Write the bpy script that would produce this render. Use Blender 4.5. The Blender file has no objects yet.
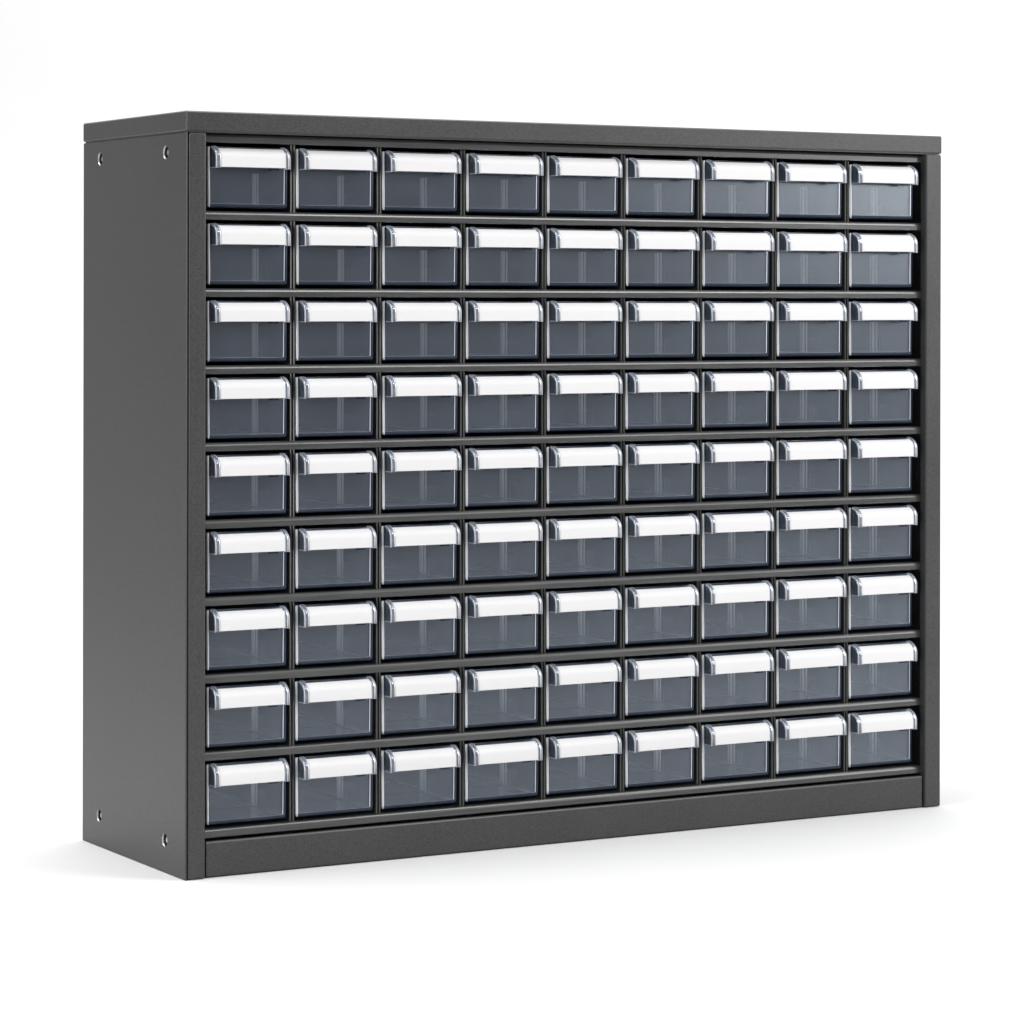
import bpy, bmesh, math, random
from mathutils import Matrix, Vector
random.seed(7)
S = bpy.context.scene
COL = S.collection

# ------------------------------------------------------------------ sizes (metres)
W, D, H = 0.944, 0.2712, 0.770          # cabinet width, depth, height
POST = 0.0217                           # width of the front posts
LID_Z = 0.7505                          # underside of the lid
PITCH_X, PITCH_Z = 0.09946, 0.0779
DW, DH, DD = 0.0901, 0.0614, 0.236      # drawer width, height, depth
X0 = W / 2 - 4 * PITCH_X - 0.0004       # centre of first drawer column
SHELF0 = 0.0475                         # top of the lowest shelf
SHELF_Y = 0.009
DRAWER_Y = 0.0135
GAP = 0.0039                            # drawer floor above shelf

# ------------------------------------------------------------------ materials
def new_mat(name):
    m = bpy.data.materials.new(name)
    m.use_nodes = True
    nt = m.node_tree
    for n in list(nt.nodes):
        nt.nodes.remove(n)
    out = nt.nodes.new('ShaderNodeOutputMaterial')
    return m, nt, out

def metal(name, base, rough, bump=0.35, scale=900.0, stretch=(1, 1, 1), speck=0.25, spec=0.5):
    m, nt, out = new_mat(name)
    N, L = nt.nodes, nt.links
    b = N.new('ShaderNodeBsdfPrincipled')
    L.new(b.outputs[0], out.inputs[0])
    tc = N.new('ShaderNodeTexCoord')
    mp = N.new('ShaderNodeMapping'); mp.inputs['Scale'].default_value = stretch
    L.new(tc.outputs['Object'], mp.inputs[0])
    n1 = N.new('ShaderNodeTexNoise'); n1.inputs['Scale'].default_value = scale; n1.inputs['Detail'].default_value = 3
    L.new(mp.outputs[0], n1.inputs['Vector'])
    n2 = N.new('ShaderNodeTexNoise'); n2.inputs['Scale'].default_value = 7; n2.inputs['Detail'].default_value = 4
    L.new(tc.outputs['Object'], n2.inputs['Vector'])
    # powder coat colour: fine speckle plus a faint cloudy unevenness
    r1 = N.new('ShaderNodeMapRange')
    r1.inputs['From Min'].default_value = 0.3; r1.inputs['From Max'].default_value = 0.7
    r1.inputs['To Min'].default_value = 1 - speck; r1.inputs['To Max'].default_value = 1 + speck
    L.new(n1.outputs['Fac'], r1.inputs['Value'])
    r2 = N.new('ShaderNodeMapRange')
    r2.inputs['From Min'].default_value = 0.3; r2.inputs['From Max'].default_value = 0.7
    r2.inputs['To Min'].default_value = 0.94; r2.inputs['To Max'].default_value = 1.06
    L.new(n2.outputs['Fac'], r2.inputs['Value'])
    mu = N.new('ShaderNodeMath'); mu.operation = 'MULTIPLY'
    L.new(r1.outputs[0], mu.inputs[0]); L.new(r2.outputs[0], mu.inputs[1])
    vm = N.new('ShaderNodeVectorMath'); vm.operation = 'SCALE'
    vm.inputs[0].default_value = base
    L.new(mu.outputs[0], vm.inputs['Scale'])
    L.new(vm.outputs[0], b.inputs['Base Color'])
    r3 = N.new('ShaderNodeMapRange')
    r3.inputs['To Min'].default_value = rough - 0.06; r3.inputs['To Max'].default_value = rough + 0.06
    L.new(n2.outputs['Fac'], r3.inputs['Value']); L.new(r3.outputs[0], b.inputs['Roughness'])
    b.inputs['Specular IOR Level'].default_value = spec
    bp = N.new('ShaderNodeBump'); bp.inputs['Strength'].default_value = bump; bp.inputs['Distance'].default_value = 0.0004
    L.new(n1.outputs['Fac'], bp.inputs['Height']); L.new(bp.outputs[0], b.inputs['Normal'])
    return m

def plastic(name, tint, haze_col, haze, ior=1.5, rough=0.06, gloss=None, gloss_col=(1, 1, 1)):
    """thin clear plastic: see-through with a tint, a little milky haze and a surface gloss"""
    m, nt, out = new_mat(name)
    N, L = nt.nodes, nt.links
    tr = N.new('ShaderNodeBsdfTransparent'); tr.inputs[0].default_value = (*tint, 1)
    df = N.new('ShaderNodeBsdfDiffuse'); df.inputs[0].default_value = (*haze_col, 1)
    tc = N.new('ShaderNodeTexCoord')
    oi = N.new('ShaderNodeObjectInfo')
    ad = N.new('ShaderNodeVectorMath'); ad.operation = 'ADD'
    L.new(tc.outputs['Object'], ad.inputs[0]); L.new(oi.outputs['Location'], ad.inputs[1])
    nz = N.new('ShaderNodeTexNoise'); nz.inputs['Scale'].default_value = 24; nz.inputs['Detail'].default_value = 4
    L.new(ad.outputs[0], nz.inputs['Vector'])
    rg = N.new('ShaderNodeMapRange')
    rg.inputs['From Min'].default_value = 0.3; rg.inputs['From Max'].default_value = 0.7
    rg.inputs['To Min'].default_value = haze * 0.82; rg.inputs['To Max'].default_value = haze * 1.18
    L.new(nz.outputs['Fac'], rg.inputs['Value'])
    m1 = N.new('ShaderNodeMixShader')
    L.new(rg.outputs[0], m1.inputs[0])
    L.new(tr.outputs[0], m1.inputs[1]); L.new(df.outputs[0], m1.inputs[2])
    gl = N.new('ShaderNodeBsdfGlossy'); gl.inputs[0].default_value = (*gloss_col, 1); gl.inputs['Roughness'].default_value = rough
    m2 = N.new('ShaderNodeMixShader')
    if gloss is None:
        fr = N.new('ShaderNodeFresnel'); fr.inputs[0].default_value = ior
        L.new(fr.outputs[0], m2.inputs[0])
    else:
        m2.inputs[0].default_value = gloss
    L.new(m1.outputs[0], m2.inputs[1]); L.new(gl.outputs[0], m2.inputs[2])
    L.new(m2.outputs[0], out.inputs[0])
    return m

def simple(name, base, rough, metallic=0.0, spec=0.5):
    m, nt, out = new_mat(name)
    b = nt.nodes.new('ShaderNodeBsdfPrincipled')
    nt.links.new(b.outputs[0], out.inputs[0])
    b.inputs['Base Color'].default_value = (*base, 1)
    b.inputs['Roughness'].default_value = rough
    b.inputs['Metallic'].default_value = metallic
    b.inputs['Specular IOR Level'].default_value = spec
    return m

M_COAT = metal('dark grey powder coat', (0.046, 0.046, 0.047), 0.31, bump=0.28, scale=1050, speck=0.46, spec=0.30)
M_SHELF = metal('dark grey brushed shelf steel', (0.048, 0.048, 0.048), 0.24, bump=0.10, scale=500, stretch=(0.04, 1, 1))
M_POST = metal('dark grey divider steel', (0.036, 0.035, 0.034), 0.24, bump=0.10, scale=500, stretch=(1, 1, 0.04))
M_PANEL = metal('dark grey inner steel', (0.030, 0.030, 0.031), 0.5)
M_SCREW = simple('zinc plated screw', (0.56, 0.55, 0.54), 0.38, 0.9)
M_CLEAR = plastic('smoky clear plastic', (0.955, 0.97, 0.985), (0.41, 0.49, 0.64), 0.060, rough=0.25, gloss_col=(0.86, 0.925, 1.0))
M_NAVY = plastic('dark blue plastic edge', (0.25, 0.31, 0.45), (0.036, 0.050, 0.080), 0.6, rough=0.2, gloss=0.018)
M_EDGE_GLINT = plastic('plastic edge with painted glint', (0.85, 0.88, 0.93), (0.75, 0.78, 0.84), 0.5, rough=0.32, gloss=0.33)  # pale colour and raised gloss stand in for bright highlights along the edges
M_LINE = plastic('plastic glint line and ridge', (0.80, 0.84, 0.90), (0.45, 0.50, 0.58), 0.22, rough=0.2, gloss=0.06)  # pale tone paints a thin highlight on the flush front; also the floor ridge
M_BAND = plastic('clear handle rim', (0.70, 0.74, 0.80), (0.30, 0.33, 0.40), 0.40, rough=0.12, gloss=0.07)
M_RIB = plastic('moulded plastic rib', (0.86, 0.88, 0.92), (0.95, 0.95, 0.96), 0.95, rough=0.38, gloss=0.40)
M_CARD = simple('white label card', (0.668, 0.660, 0.667), 0.9, 0.0, 0.05)

# ------------------------------------------------------------------ helpers
def link(name, bm, mats, parent=None, smooth=False):
    me = bpy.data.meshes.new(name)
    bmesh.ops.recalc_face_normals(bm, faces=bm.faces)
    bm.to_mesh(me); bm.free()
    for m in (mats if isinstance(mats, (list, tuple)) else [mats]):
        me.materials.append(m)
    if smooth:
        for p in me.polygons:
            p.use_smooth = True
    o = bpy.data.objects.new(name, me)
    COL.objects.link(o)
    if parent:
        o.parent = parent
    return o

def empty(name, loc):
    o = bpy.data.objects.new(name, None)
    o.empty_display_size = 0.05
    o.location = loc
    COL.objects.link(o)
    return o

def box(bm, x0, x1, y0, y1, z0, z1, bevel=0.0, seg=2):
    r = bmesh.ops.create_cube(bm, size=1)
    vs = r['verts']
    for v in vs:
        v.co = Vector((x0 + (v.co.x + .5) * (x1 - x0), y0 + (v.co.y + .5) * (y1 - y0), z0 + (v.co.z + .5) * (z1 - z0)))
    if bevel:
        es = {e for v in vs for e in v.link_edges}
        bmesh.ops.bevel(bm, geom=list(es), offset=bevel, segments=seg, profile=0.5, affect='EDGES', clamp_overlap=True)

def prism(bm, pts, axis, a0, a1, bevel=0.0, seg=2):
    """extrude a closed 2-D outline: axis 'x' -> pts are (y,z); axis 'z' -> pts are (x,y)"""
    def put(p, a):
        return (a, p[0], p[1]) if axis == 'x' else (p[0], p[1], a)
    A = [bm.verts.new(put(p, a0)) for p in pts]
    B = [bm.verts.new(put(p, a1)) for p in pts]
    n = len(pts)
    fs = [bm.faces.new(A[::-1]), bm.faces.new(B)]
    for i in range(n):
        fs.append(bm.faces.new((A[i], A[(i + 1) % n], B[(i + 1) % n], B[i])))
    if bevel:
        es = {e for f in fs for e in f.edges}
        bmesh.ops.bevel(bm, geom=list(es), offset=bevel, segments=seg, profile=0.5, affect='EDGES', clamp_overlap=True)

def cyl_x(bm, x0, x1, y, z, r0, r1, n=28):
    A = [bm.verts.new((x0, y + r0 * math.cos(2 * math.pi * i / n), z + r0 * math.sin(2 * math.pi * i / n))) for i in range(n)]
    B = [bm.verts.new((x1, y + r1 * math.cos(2 * math.pi * i / n), z + r1 * math.sin(2 * math.pi * i / n))) for i in range(n)]
    bm.faces.new(A[::-1]); bm.faces.new(B)
    for i in range(n):
        bm.faces.new((A[i], A[(i + 1) % n], B[(i + 1) % n], B[i]))

# ------------------------------------------------------------------ the setting: a white studio sweep
YAW = 0.5208
FW = Vector((math.sin(YAW), math.cos(YAW), 0)); RT = Vector((math.cos(YAW), -math.sin(YAW), 0))
CAM = Vector((-1.2783, -2.8827, 0.5828))

def studio_white(name, a):
    m, nt, out = new_mat(name)
    b = nt.nodes.new('ShaderNodeBsdfPrincipled'); nt.links.new(b.outputs[0], out.inputs[0])
    tc = nt.nodes.new('ShaderNodeTexCoord')
    nz = nt.nodes.new('ShaderNodeTexNoise'); nz.inputs['Scale'].default_value = 3.0; nz.inputs['Detail'].default_value = 5
    nt.links.new(tc.outputs['Object'], nz.inputs['Vector'])
    mx = nt.nodes.new('ShaderNodeMix'); mx.data_type = 'RGBA'
    mx.inputs['A'].default_value = (a - .012, a - .012, a - .012, 1); mx.inputs['B'].default_value = (a + .012, a + .012, a + .012, 1)
    nt.links.new(nz.outputs['Fac'], mx.inputs['Factor'])
    nt.links.new(mx.outputs['Result'], b.inputs['Base Color'])
    b.inputs['Roughness'].default_value = 0.8
    b.inputs['Specular IOR Level'].default_value = 0.1
    return m
M_SWEEP = studio_white('matt white studio paper', 0.65)

def sweep():
    o = Vector((0.5, 0.1, 0))
    bm = bmesh.new()
    near, flat, R, top, half = -6.0, 2.2, 1.2, 5.0, 10.0
    prof = [(near, 0), (flat, 0)]
    bm2 = bmesh.new()
    v = [bm2.verts.new(o + FW * d + RT * s) for d, s in ((near, -half), (near, half), (flat, half), (flat, -half))]
    bm2.faces.new(v)
    fl = link('floor', bm2, M_SWEEP); fl['kind'] = 'structure'
    pr = [(flat, 0)] + [(flat + R * math.sin(a), R - R * math.cos(a)) for a in [math.pi / 2 * i / 16 for i in range(1, 17)]] + [(flat + R, top)]
    rows = [[bm.verts.new(o + FW * d + RT * s + Vector((0, 0, z))) for s in (-half, half)] for d, z in pr]
    for a, b in zip(rows, rows[1:]):
        bm.faces.new((a[0], a[1], b[1], b[0]))
    bd = link('backdrop', bm, M_SWEEP, smooth=True); bd['kind'] = 'structure'
sweep()

# ------------------------------------------------------------------ the cabinet
cab = empty('parts_cabinet', (W / 2, D / 2, 0))
cab['label'] = 'dark grey powder-coated steel parts cabinet standing on the white floor, holding all the small drawers'
cab['category'] = 'cabinet'
OFF = Vector((-W / 2, -D / 2, 0))

def part(name, bm, mats, parent=cab, smooth=False):
    if parent is cab:
        bmesh.ops.translate(bm, verts=bm.verts, vec=OFF)
    return link(name, bm, mats, parent, smooth)

# lid: a folded steel cap
bm = bmesh.new(); box(bm, -0.0007, W + .0010, -0.0003, D + .0008, LID_Z, H + .0006, 0.0013, 1); box(bm, .0012, W - .0012, .0015, D - .002, LID_Z - .0011, LID_Z + .002); part('lid', bm, M_COAT)

# side panels with four recessed screws each
SCREWS = ((0.2250, 0.7306), (0.0517, 0.7306), (0.2250, 0.0332), (0.0517, 0.0332))
def side(mirror):
    fx = (lambda x: W - x) if mirror else (lambda x: x)
    bm = bmesh.new()
    pts = [(0, 0.0002), (0.0018, 0.0002), (0.0018, 0.012), (0.012, 0.012), (0.012, D + .0004), (-.0003, D + .0004)]
    pts = [(fx(x), y) for x, y in pts]
    if mirror: pts = [(W - .012, .0118), (W, .0118), (W, D - .001), (W - .012, D - .001)]
    prism(bm, pts, 'z', 0.0, LID_Z - 0.0012, 0.0008, 1)
    o = part('side_panel', bm, M_COAT)
    # cut the screw recesses
    bc = bmesh.new()
    for y, z in SCREWS:
        a, b = fx(-0.002), fx(0.0062)
        cyl_x(bc, min(a, b), max(a, b), y, z, 0.0068, 0.0068)
    bmesh.ops.translate(bc, verts=bc.verts, vec=OFF)
    bmesh.ops.recalc_face_normals(bc, faces=bc.faces)
    cm = bpy.data.meshes.new('cut'); bc.to_mesh(cm); bc.free()
    co = bpy.data.objects.new('cut', cm); COL.objects.link(co); co.location = cab.location
    bpy.context.view_layer.update()
    md = o.modifiers.new('holes', 'BOOLEAN'); md.operation = 'DIFFERENCE'; md.object = co; md.solver = 'EXACT'
    dg = bpy.context.evaluated_depsgraph_get(); dg.update()
    nm = bpy.data.meshes.new_from_object(o.evaluated_get(dg))
    o.modifiers.clear(); o.data = nm
    bpy.data.objects.remove(co)
    for y, z in SCREWS:
        bs = bmesh.new()
        # bright countersunk collar and the screw head in the bottom of the recess
        n = 28
        rings = [(0.0018, 0.0066), (0.0001, 0.0066), (-0.0001, 0.0069)]
        sg = -1 if mirror else 1
        def P(x, r, i):
            t = 2 * math.pi * i / n
            return bs.verts.new((fx(x), y + r * math.cos(t), z + r * math.sin(t)))
        head = [(0.0061, 0.0034), (0.0030, 0.0034), (0.0024, 0.0028)]
        H_ = [[P(x, r, i) for i in range(n)] for x, r in head]
        for a, b in zip(H_, H_[1:]):
            for i in range(n):
                bs.faces.new((a[i], a[(i + 1) % n], b[(i + 1) % n], b[i]))
        bs.faces.new(H_[-1])
        s = part('screw', bs, M_SCREW, None)
        for v in s.data.vertices: v.co += OFF
        s.parent = o
        bs = bmesh.new()
        C_ = [[bs.verts.new((fx(x), y + r * math.cos(2 * math.pi * i / n), z + r * math.sin(2 * math.pi * i / n))) for i in range(n)] for x, r in rings]
        for a, b in zip(C_, C_[1:]):
            for i in range(n):
                bs.faces.new((a[i], a[(i + 1) % n], b[(i + 1) % n], b[i]))
        c = part('screw_collar', bs, M_SCREW, None, True)
        for v in c.data.vertices: v.co += OFF
        c.parent = o
    return o
side(False); side(True)

# front posts
for m in (0, 1):
    a, b = 0.0029, POST
    if m: a, b = W - POST, W + 0.0004
    bm = bmesh.new(); box(bm, a, b, 0.0, 0.0112, 0.0005, LID_Z - 0.0014, 0.0018, 3)
    part('front_post', bm, M_COAT)

# back, floor plate, plinth
bm = bmesh.new(); box(bm, 0.0125, W - .0125, D - 0.006, D - .002, 0.003, LID_Z - .002); part('back_panel', bm, M_PANEL)
bm = bmesh.new()
prism(bm, [(.003, .0020), (.0036, .0014), (.008, .0014), (.008, .0365), (.0046, .0365), (.0038, .0361), (.003, .0349)], 'x', 0.0240, W - 0.0240)
part('plinth', bm, M_COAT)

# shelves: folded sheet with a front lip; the topmost is the rail under the lid
for j in range(10):
    z = SHELF0 + j * PITCH_Z
    y = SHELF_Y
    pts = [(y, z - .0080), (y + .0006, z - .0086), (y + .003, z - .0086), (y + .003, z - .0026), (D - .0065, z - .0026), (D - .0065, z)]
    pts += [(y + .0026, z), (y + .0013, z - .0008), (y + .0006, z - .0018), (y, z - .0032)]
    bm = bmesh.new(); prism(bm, pts, 'x', 0.0128, W - .0128)
    part('top_rail' if j == 9 else 'shelf', bm, M_SHELF)

# upright dividers between the columns: two thin sheets with a slot between
for k in range(8):
    xc = X0 + 0.0017 + (k + .5) * PITCH_X
    bm = bmesh.new()
    y = 0.0145
    t, g = 0.0021, 0.0007
    pts = [(xc - g - t, y), (xc - g, y), (xc - g, y + .006), (xc + g, y + .006), (xc + g, y), (xc + g + t, y), (xc + g + t, D - .007), (xc - g - t, D - .007)]
    prism(bm, pts, 'z', SHELF0 - .001, SHELF0 + 9 * PITCH_Z - .001, 0.0007, 1)
    part('divider', bm, M_POST)

# ------------------------------------------------------------------ one drawer
def build_drawer():
    root = empty('drawer', (0, 0, 0))
    hw, r, t = DW / 2, 0.0020, 0.0022
    # --- bin ---
    bm = bmesh.new()
    def outline(inset, scale):
        """front-left corner first, going right along the front, back along the right side"""
        w = hw * scale - inset; f = inset; b = DD - inset; rr = max(r - inset * .5, .0008)
        P, K = [], []            # K[i] = material of the wall from P[i] to P[i+1]
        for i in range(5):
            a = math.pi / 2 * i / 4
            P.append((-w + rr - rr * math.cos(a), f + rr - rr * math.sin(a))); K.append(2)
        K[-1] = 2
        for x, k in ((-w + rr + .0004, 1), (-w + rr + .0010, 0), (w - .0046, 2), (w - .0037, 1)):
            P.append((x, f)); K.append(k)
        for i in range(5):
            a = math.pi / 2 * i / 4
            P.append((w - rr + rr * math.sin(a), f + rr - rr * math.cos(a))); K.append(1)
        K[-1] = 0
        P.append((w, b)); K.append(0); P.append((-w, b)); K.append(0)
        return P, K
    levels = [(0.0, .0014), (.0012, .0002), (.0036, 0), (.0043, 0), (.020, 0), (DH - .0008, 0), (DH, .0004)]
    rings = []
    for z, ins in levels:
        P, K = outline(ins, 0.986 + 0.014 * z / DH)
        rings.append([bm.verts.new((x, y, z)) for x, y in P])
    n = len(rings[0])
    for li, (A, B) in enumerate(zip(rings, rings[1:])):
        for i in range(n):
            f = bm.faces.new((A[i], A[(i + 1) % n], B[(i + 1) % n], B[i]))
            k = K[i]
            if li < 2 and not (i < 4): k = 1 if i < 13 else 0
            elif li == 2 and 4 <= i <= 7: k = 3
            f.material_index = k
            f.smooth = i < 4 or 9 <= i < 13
    inner = []
    for z in (t, DH):
        s = 0.986 + 0.014 * z / DH
        w = hw * s - t
        inner.append([bm.verts.new(c) for c in ((-w, t, z), (w, t, z), (w, DD - t, z), (-w, DD - t, z))])
    a, b = inner
    for i in range(4):
        bm.faces.new((a[i], b[i], b[(i + 1) % 4], a[(i + 1) % 4]))
    bm.faces.new(a)
    bm.faces.new(rings[0][::-1])
    # top rim between outer ring and inner ring
    top = rings[-1]
    def fill(o, i):
        bm.faces.new([top[q] for q in o] + [b[q] for q in i])
    fill(list(range(2, 12)), [1, 0])
    fill([11, 12, 13, 14], [2, 1])
    fill([14, 15], [3, 2])
    fill([15, 0, 1, 2], [0, 3])
    bmesh.ops.recalc_face_normals(bm, faces=bm.faces)
    bin_ = link('bin', bm, [M_CLEAR, M_NAVY, M_EDGE_GLINT, M_LINE], root)
    # --- slot ribs for a partition, half way back on both side walls, and a low ridge across the floor
    for sgn in (-1, 1):
        bm = bmesh.new()
        for dy in (-0.0058, 0.0, 0.0058):
            w0 = hw * 0.986 - t
            x0, x1 = w0 - (0.0011 if dy else 0.0021), w0 + .0002
            if sgn < 0: x0, x1 = -x1, -x0
            hwid = .0008 if dy else .0013
            xb, xt = (x1, x0) if sgn > 0 else (x0, x1)
            yc = .0720 + dy
            prism(bm, [(xb, yc - hwid), (xt, yc), (xt, yc + .0004), (xb, yc + hwid)], 'z', t, 0.038)
        xw = sgn * (hw * .986 - t - .0005)
        box(bm, xw - .0009, xw + .0006, t + .004, DD - t, t - .0002, t + .0012, .0005, 1)
        link('slot_rib', bm, M_RIB, bin_)
    bm = bmesh.new(); box(bm, -hw * .95, hw * .95, .0716, .0724, t, t + .0004, .0002, 1)
    link('floor_ridge', bm, M_LINE, bin_)

    # --- handle: a rounded hood along the top of the front ---
    hx = 0.0415
    zt, zb, dep = DH + .0002, 0.0400, 0.0131
    def prof(off):
        pts = []
        for i in range(9):
            a0 = math.radians(28); a = a0 + (math.pi / 2 - a0) * i / 8
            pts.append((-.0004 - (dep - .0004) * (math.sin(a) - math.sin(a0)) / (1 - math.sin(a0)), zt - .0112 * (math.cos(a0) - math.cos(a)) / math.cos(a0)))
        pts.append((-dep - .0001, zb))
        # push outwards by off (normal of the outline)
        out = []
        for i, (y, z) in enumerate(pts):
            p = pts[max(i - 1, 0)]; q = pts[min(i + 1, len(pts) - 1)]
            ty, tz = q[0] - p[0], q[1] - p[1]; l = math.hypot(ty, tz)
            out.append((y + off * tz / l, z - off * ty / l))
        return out
    bm = bmesh.new()
    BW = 0.0056
    # columns across the hood: (x, outward offset) with the material of the strip that follows
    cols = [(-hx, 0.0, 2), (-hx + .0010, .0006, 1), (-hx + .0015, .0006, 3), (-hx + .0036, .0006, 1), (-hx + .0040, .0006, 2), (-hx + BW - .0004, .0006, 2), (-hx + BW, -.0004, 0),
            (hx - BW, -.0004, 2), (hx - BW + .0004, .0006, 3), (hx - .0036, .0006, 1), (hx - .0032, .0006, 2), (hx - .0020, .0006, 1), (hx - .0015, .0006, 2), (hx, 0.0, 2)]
    outer = [[bm.verts.new((x, y, z)) for y, z in prof(off)] for x, off, m in cols]
    inn = [[bm.verts.new((x, y, z)) for y, z in prof(-.0014)] for x in (-hx, hx)]
    np_ = len(outer[0])
    for c, (A, B) in enumerate(zip(outer, outer[1:])):
        for i in range(np_ - 1):
            f = bm.faces.new((A[i], A[i + 1], B[i + 1], B[i])); f.material_index = cols[c][2]
            f.smooth = True
    for i in range(np_ - 1):
        bm.faces.new((inn[0][i], inn[1][i], inn[1][i + 1], inn[0][i + 1]))
    f = bm.faces.new([o[-1] for o in outer] + [inn[1][-1], inn[0][-1]]); f.material_index = 2
    f = bm.faces.new([o[0] for o in outer] + [inn[1][0], inn[0][0]]); f.material_index = 2
    for A, I in ((outer[0], inn[0]), (outer[-1], inn[1])):
        for i in range(np_ - 1):
            f = bm.faces.new((A[i], A[i + 1], I[i + 1], I[i])); f.material_index = 2
    # end cheeks
    for s in (-1, 1):
        x0, x1 = (hx - .0016, hx - .0002) if s > 0 else (-hx + .0002, -hx + .0016)
        pts = [(-.0003, zb)] + [(-.0003, zt - .0015)] + [p for p in prof(-.0016)[1:]]
        A = [bm.verts.new((x0, y, z)) for y, z in pts]; B = [bm.verts.new((x1, y, z)) for y, z in pts]
        m = len(pts)
        bm.faces.new(A).material_index = 4; bm.faces.new(B[::-1]).material_index = 4
        for i in range(m):
            f = bm.faces.new((A[i], A[(i + 1) % m], B[(i + 1) % m], B[i]))
            f.material_index = 2 if i == m - 1 else 4
    for s in (-1, 1):
        x0, x1 = (hx - .0018, hx + .0001) if s > 0 else (-hx - .0001, -hx + .0018)
        k0 = len(bm.faces)
        box(bm, x0, x1, -dep + .0004, -.0004, zb - .0003, zb + .0006)
        bm.faces.ensure_lookup_table()
        for f in bm.faces[k0:]: f.material_index = 2
    # small catch under the hood
    box(bm, 0.020, 0.030, -dep + .0030, -dep + .0060, zb - .0016, zb + .004)
    for f in bm.faces:
        if all(abs(v.co.z - zb) < .006 and 0.0195 < v.co.x < .0305 for v in f.verts) and f.calc_center_median().y > -dep + .002:
            f.material_index = 1
    handle = link('handle', bm, [M_CLEAR, M_NAVY, M_EDGE_GLINT, M_BAND, M_CHEEK], root)
    # --- label card lying in the handle's curved holder ---
    bm = bmesh.new()
    P0 = prof(.0001); P1 = prof(-.0001)
    # start a little below the top edge
    def trim(P):
        P = list(P)[2:]
        P[-1] = (P[-1][0], zb + .0007)
        return P
    P0, P1 = trim(P0), trim(P1)
    xs = [-hx + BW + .0001, hx - BW - .0001]
    o0 = [[bm.verts.new((x, y, z)) for y, z in P0] for x in xs]
    o1 = [[bm.verts.new((x, y, z)) for y, z in P1] for x in xs]
    m = len(P0)
    # the printed face keeps vertices of its own, so that its shading stays even up to the cut edges
    fr = [[bm.verts.new((x, y, z)) for y, z in P0] for x in xs]
    for i in range(m - 1):
        f = bm.faces.new((fr[0][i], fr[0][i + 1], fr[1][i + 1], fr[1][i])); f.smooth = True
        bm.faces.new((o1[0][i], o1[1][i], o1[1][i + 1], o1[0][i + 1]))
        bm.faces.new((o0[0][i], o1[0][i], o1[0][i + 1], o0[0][i + 1]))
        bm.faces.new((o0[1][i], o0[1][i + 1], o1[1][i + 1], o1[1][i]))
    bm.faces.new((o0[0][0], o0[1][0], o1[1][0], o1[0][0]))
    bm.faces.new((o0[0][-1], o1[0][-1], o1[1][-1], o0[1][-1]))
    link('label_card', bm, M_CARD, handle)
    return root

M_CHEEK = plastic('smoky handle cheek', (0.60, 0.65, 0.73), (0.13, 0.16, 0.20), 0.34, rough=0.25)

def copy_tree(o, parent=None):
    c = o.copy(); COL.objects.link(c)
    c.parent = parent
    for ch in list(o.children):
        copy_tree(ch, c)
    return c

ROWS = ['top row', 'second row down', 'third row down', 'fourth row down', 'middle row', 'fourth row up', 'third row up', 'second row up', 'bottom row']
COLS = ['leftmost, beside the left post', 'second from the left', 'third from the left', 'fourth from the left', 'in the middle column',
        'fourth from the right', 'third from the right', 'second from the right', 'rightmost, beside the right post']
proto = build_drawer()
first = True
for j in range(9):
    for k in range(9):
        d = proto if first else copy_tree(proto)
        first = False
        d.location = (X0 + k * PITCH_X + random.uniform(-.0003, .0003), DRAWER_Y + random.uniform(-.0006, .0006), SHELF0 + (8 - j) * PITCH_Z + GAP)
        d.rotation_euler = (0, 0, random.uniform(-.0012, .0012))
        d['label'] = 'clear grey drawer with blank white label, %s, %s' % (ROWS[j], COLS[k])
        d['category'] = 'drawer'
        d['group'] = 'small clear drawers in the cabinet'

# ------------------------------------------------------------------ light: a white studio
w = bpy.data.worlds.new('World'); S.world = w; w.use_nodes = True
bg = w.node_tree.nodes['Background']
bg.inputs[0].default_value = (1, 1, 1, 1); bg.inputs[1].default_value = 0.38

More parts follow.
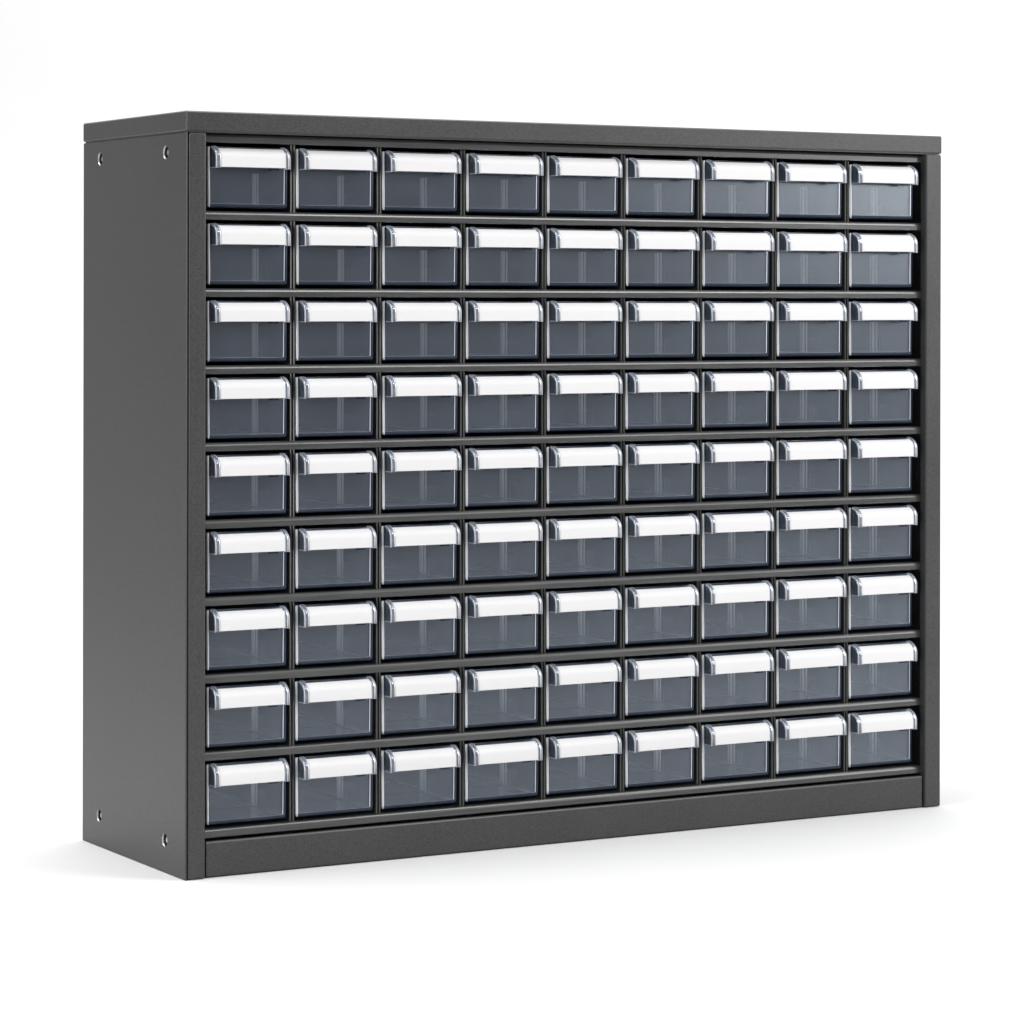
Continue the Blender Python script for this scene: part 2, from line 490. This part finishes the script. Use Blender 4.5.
def area(name, loc, target, sx, sy, power):
    l = bpy.data.lights.new(name, 'AREA'); l.shape = 'RECTANGLE'; l.size = sx; l.size_y = sy; l.energy = power
    o = bpy.data.objects.new(name, l); COL.objects.link(o)
    o.location = loc
    o.rotation_euler = (Vector(target) - Vector(loc)).to_track_quat('-Z', 'Y').to_euler()
    return o
C0 = Vector((0.47, 0, 0.4))
area('softbox_key', (3.7, -2.9, 1.75), (0.6, 0, 0.5), 1.8, 1.8, 90)
area('softbox_top', (0.5, 0.5, 3.2), (0.5, 0.3, 0), 3.2, 2.2, 84)
area('edge_glint_fill', (2.1, -1.7, 2.5), (2.1, 0.6, 0.3), 2.0, 0.4, 47)  # unseen lamp added to draw highlights along shelf and plinth top edges
area('bevel_strip_fill', (-2.6, -1.15, 0.75), (0, 0, 0.35), 0.30, 1.8, 24)  # narrow unseen lamp added for bright lines on the upright bevels
area('floor_fill_left', (-1.0, 0.0, 2.5), (-0.55, 0.1, 0), 1.2, 1.2, 6.5).data.spread = math.radians(60)  # unseen fill added to lighten the floor shadow on the left
area('softbox_front', (-0.2, -4.2, 2.2), (0.5, 0, 0.3), 2.0, 1.4, 14)
area('backdrop_fill', tuple(Vector((0.5, 0.1, 3.6)) + FW * 1.0), tuple(Vector((0.5, 0.1, 0.6)) + FW * 3.3), 7.5, 1.0, 116)  # unseen fill added to keep the backdrop white

# ------------------------------------------------------------------ camera
cd = bpy.data.cameras.new('camera'); co = bpy.data.objects.new('camera', cd); COL.objects.link(co)
F = 3136.72
cd.sensor_fit = 'HORIZONTAL'; cd.sensor_width = 36; cd.lens = F * 36 / 1024
cd.shift_y = -(512 - 298.84) / 1024
cd.clip_start = 0.1; cd.clip_end = 100
co.matrix_world = Matrix.Translation(CAM) @ Matrix.Rotation(-YAW, 4, 'Z') @ Matrix.Rotation(math.pi / 2, 4, 'X') @ Matrix.Rotation(0.00173, 4, 'Z')
S.camera = co

# ------------------------------------------------------------------ render settings
S.render.engine = 'CYCLES'
S.cycles.max_bounces = 12; S.cycles.transparent_max_bounces = 32
S.cycles.diffuse_bounces = 4; S.cycles.glossy_bounces = 5
S.cycles.use_denoising = True
S.view_settings.view_transform = 'Standard'; S.view_settings.look = 'None'
S.view_settings.exposure = 0; S.view_settings.gamma = 1; S.view_settings.use_curve_mapping = False
S.render.film_transparent = False
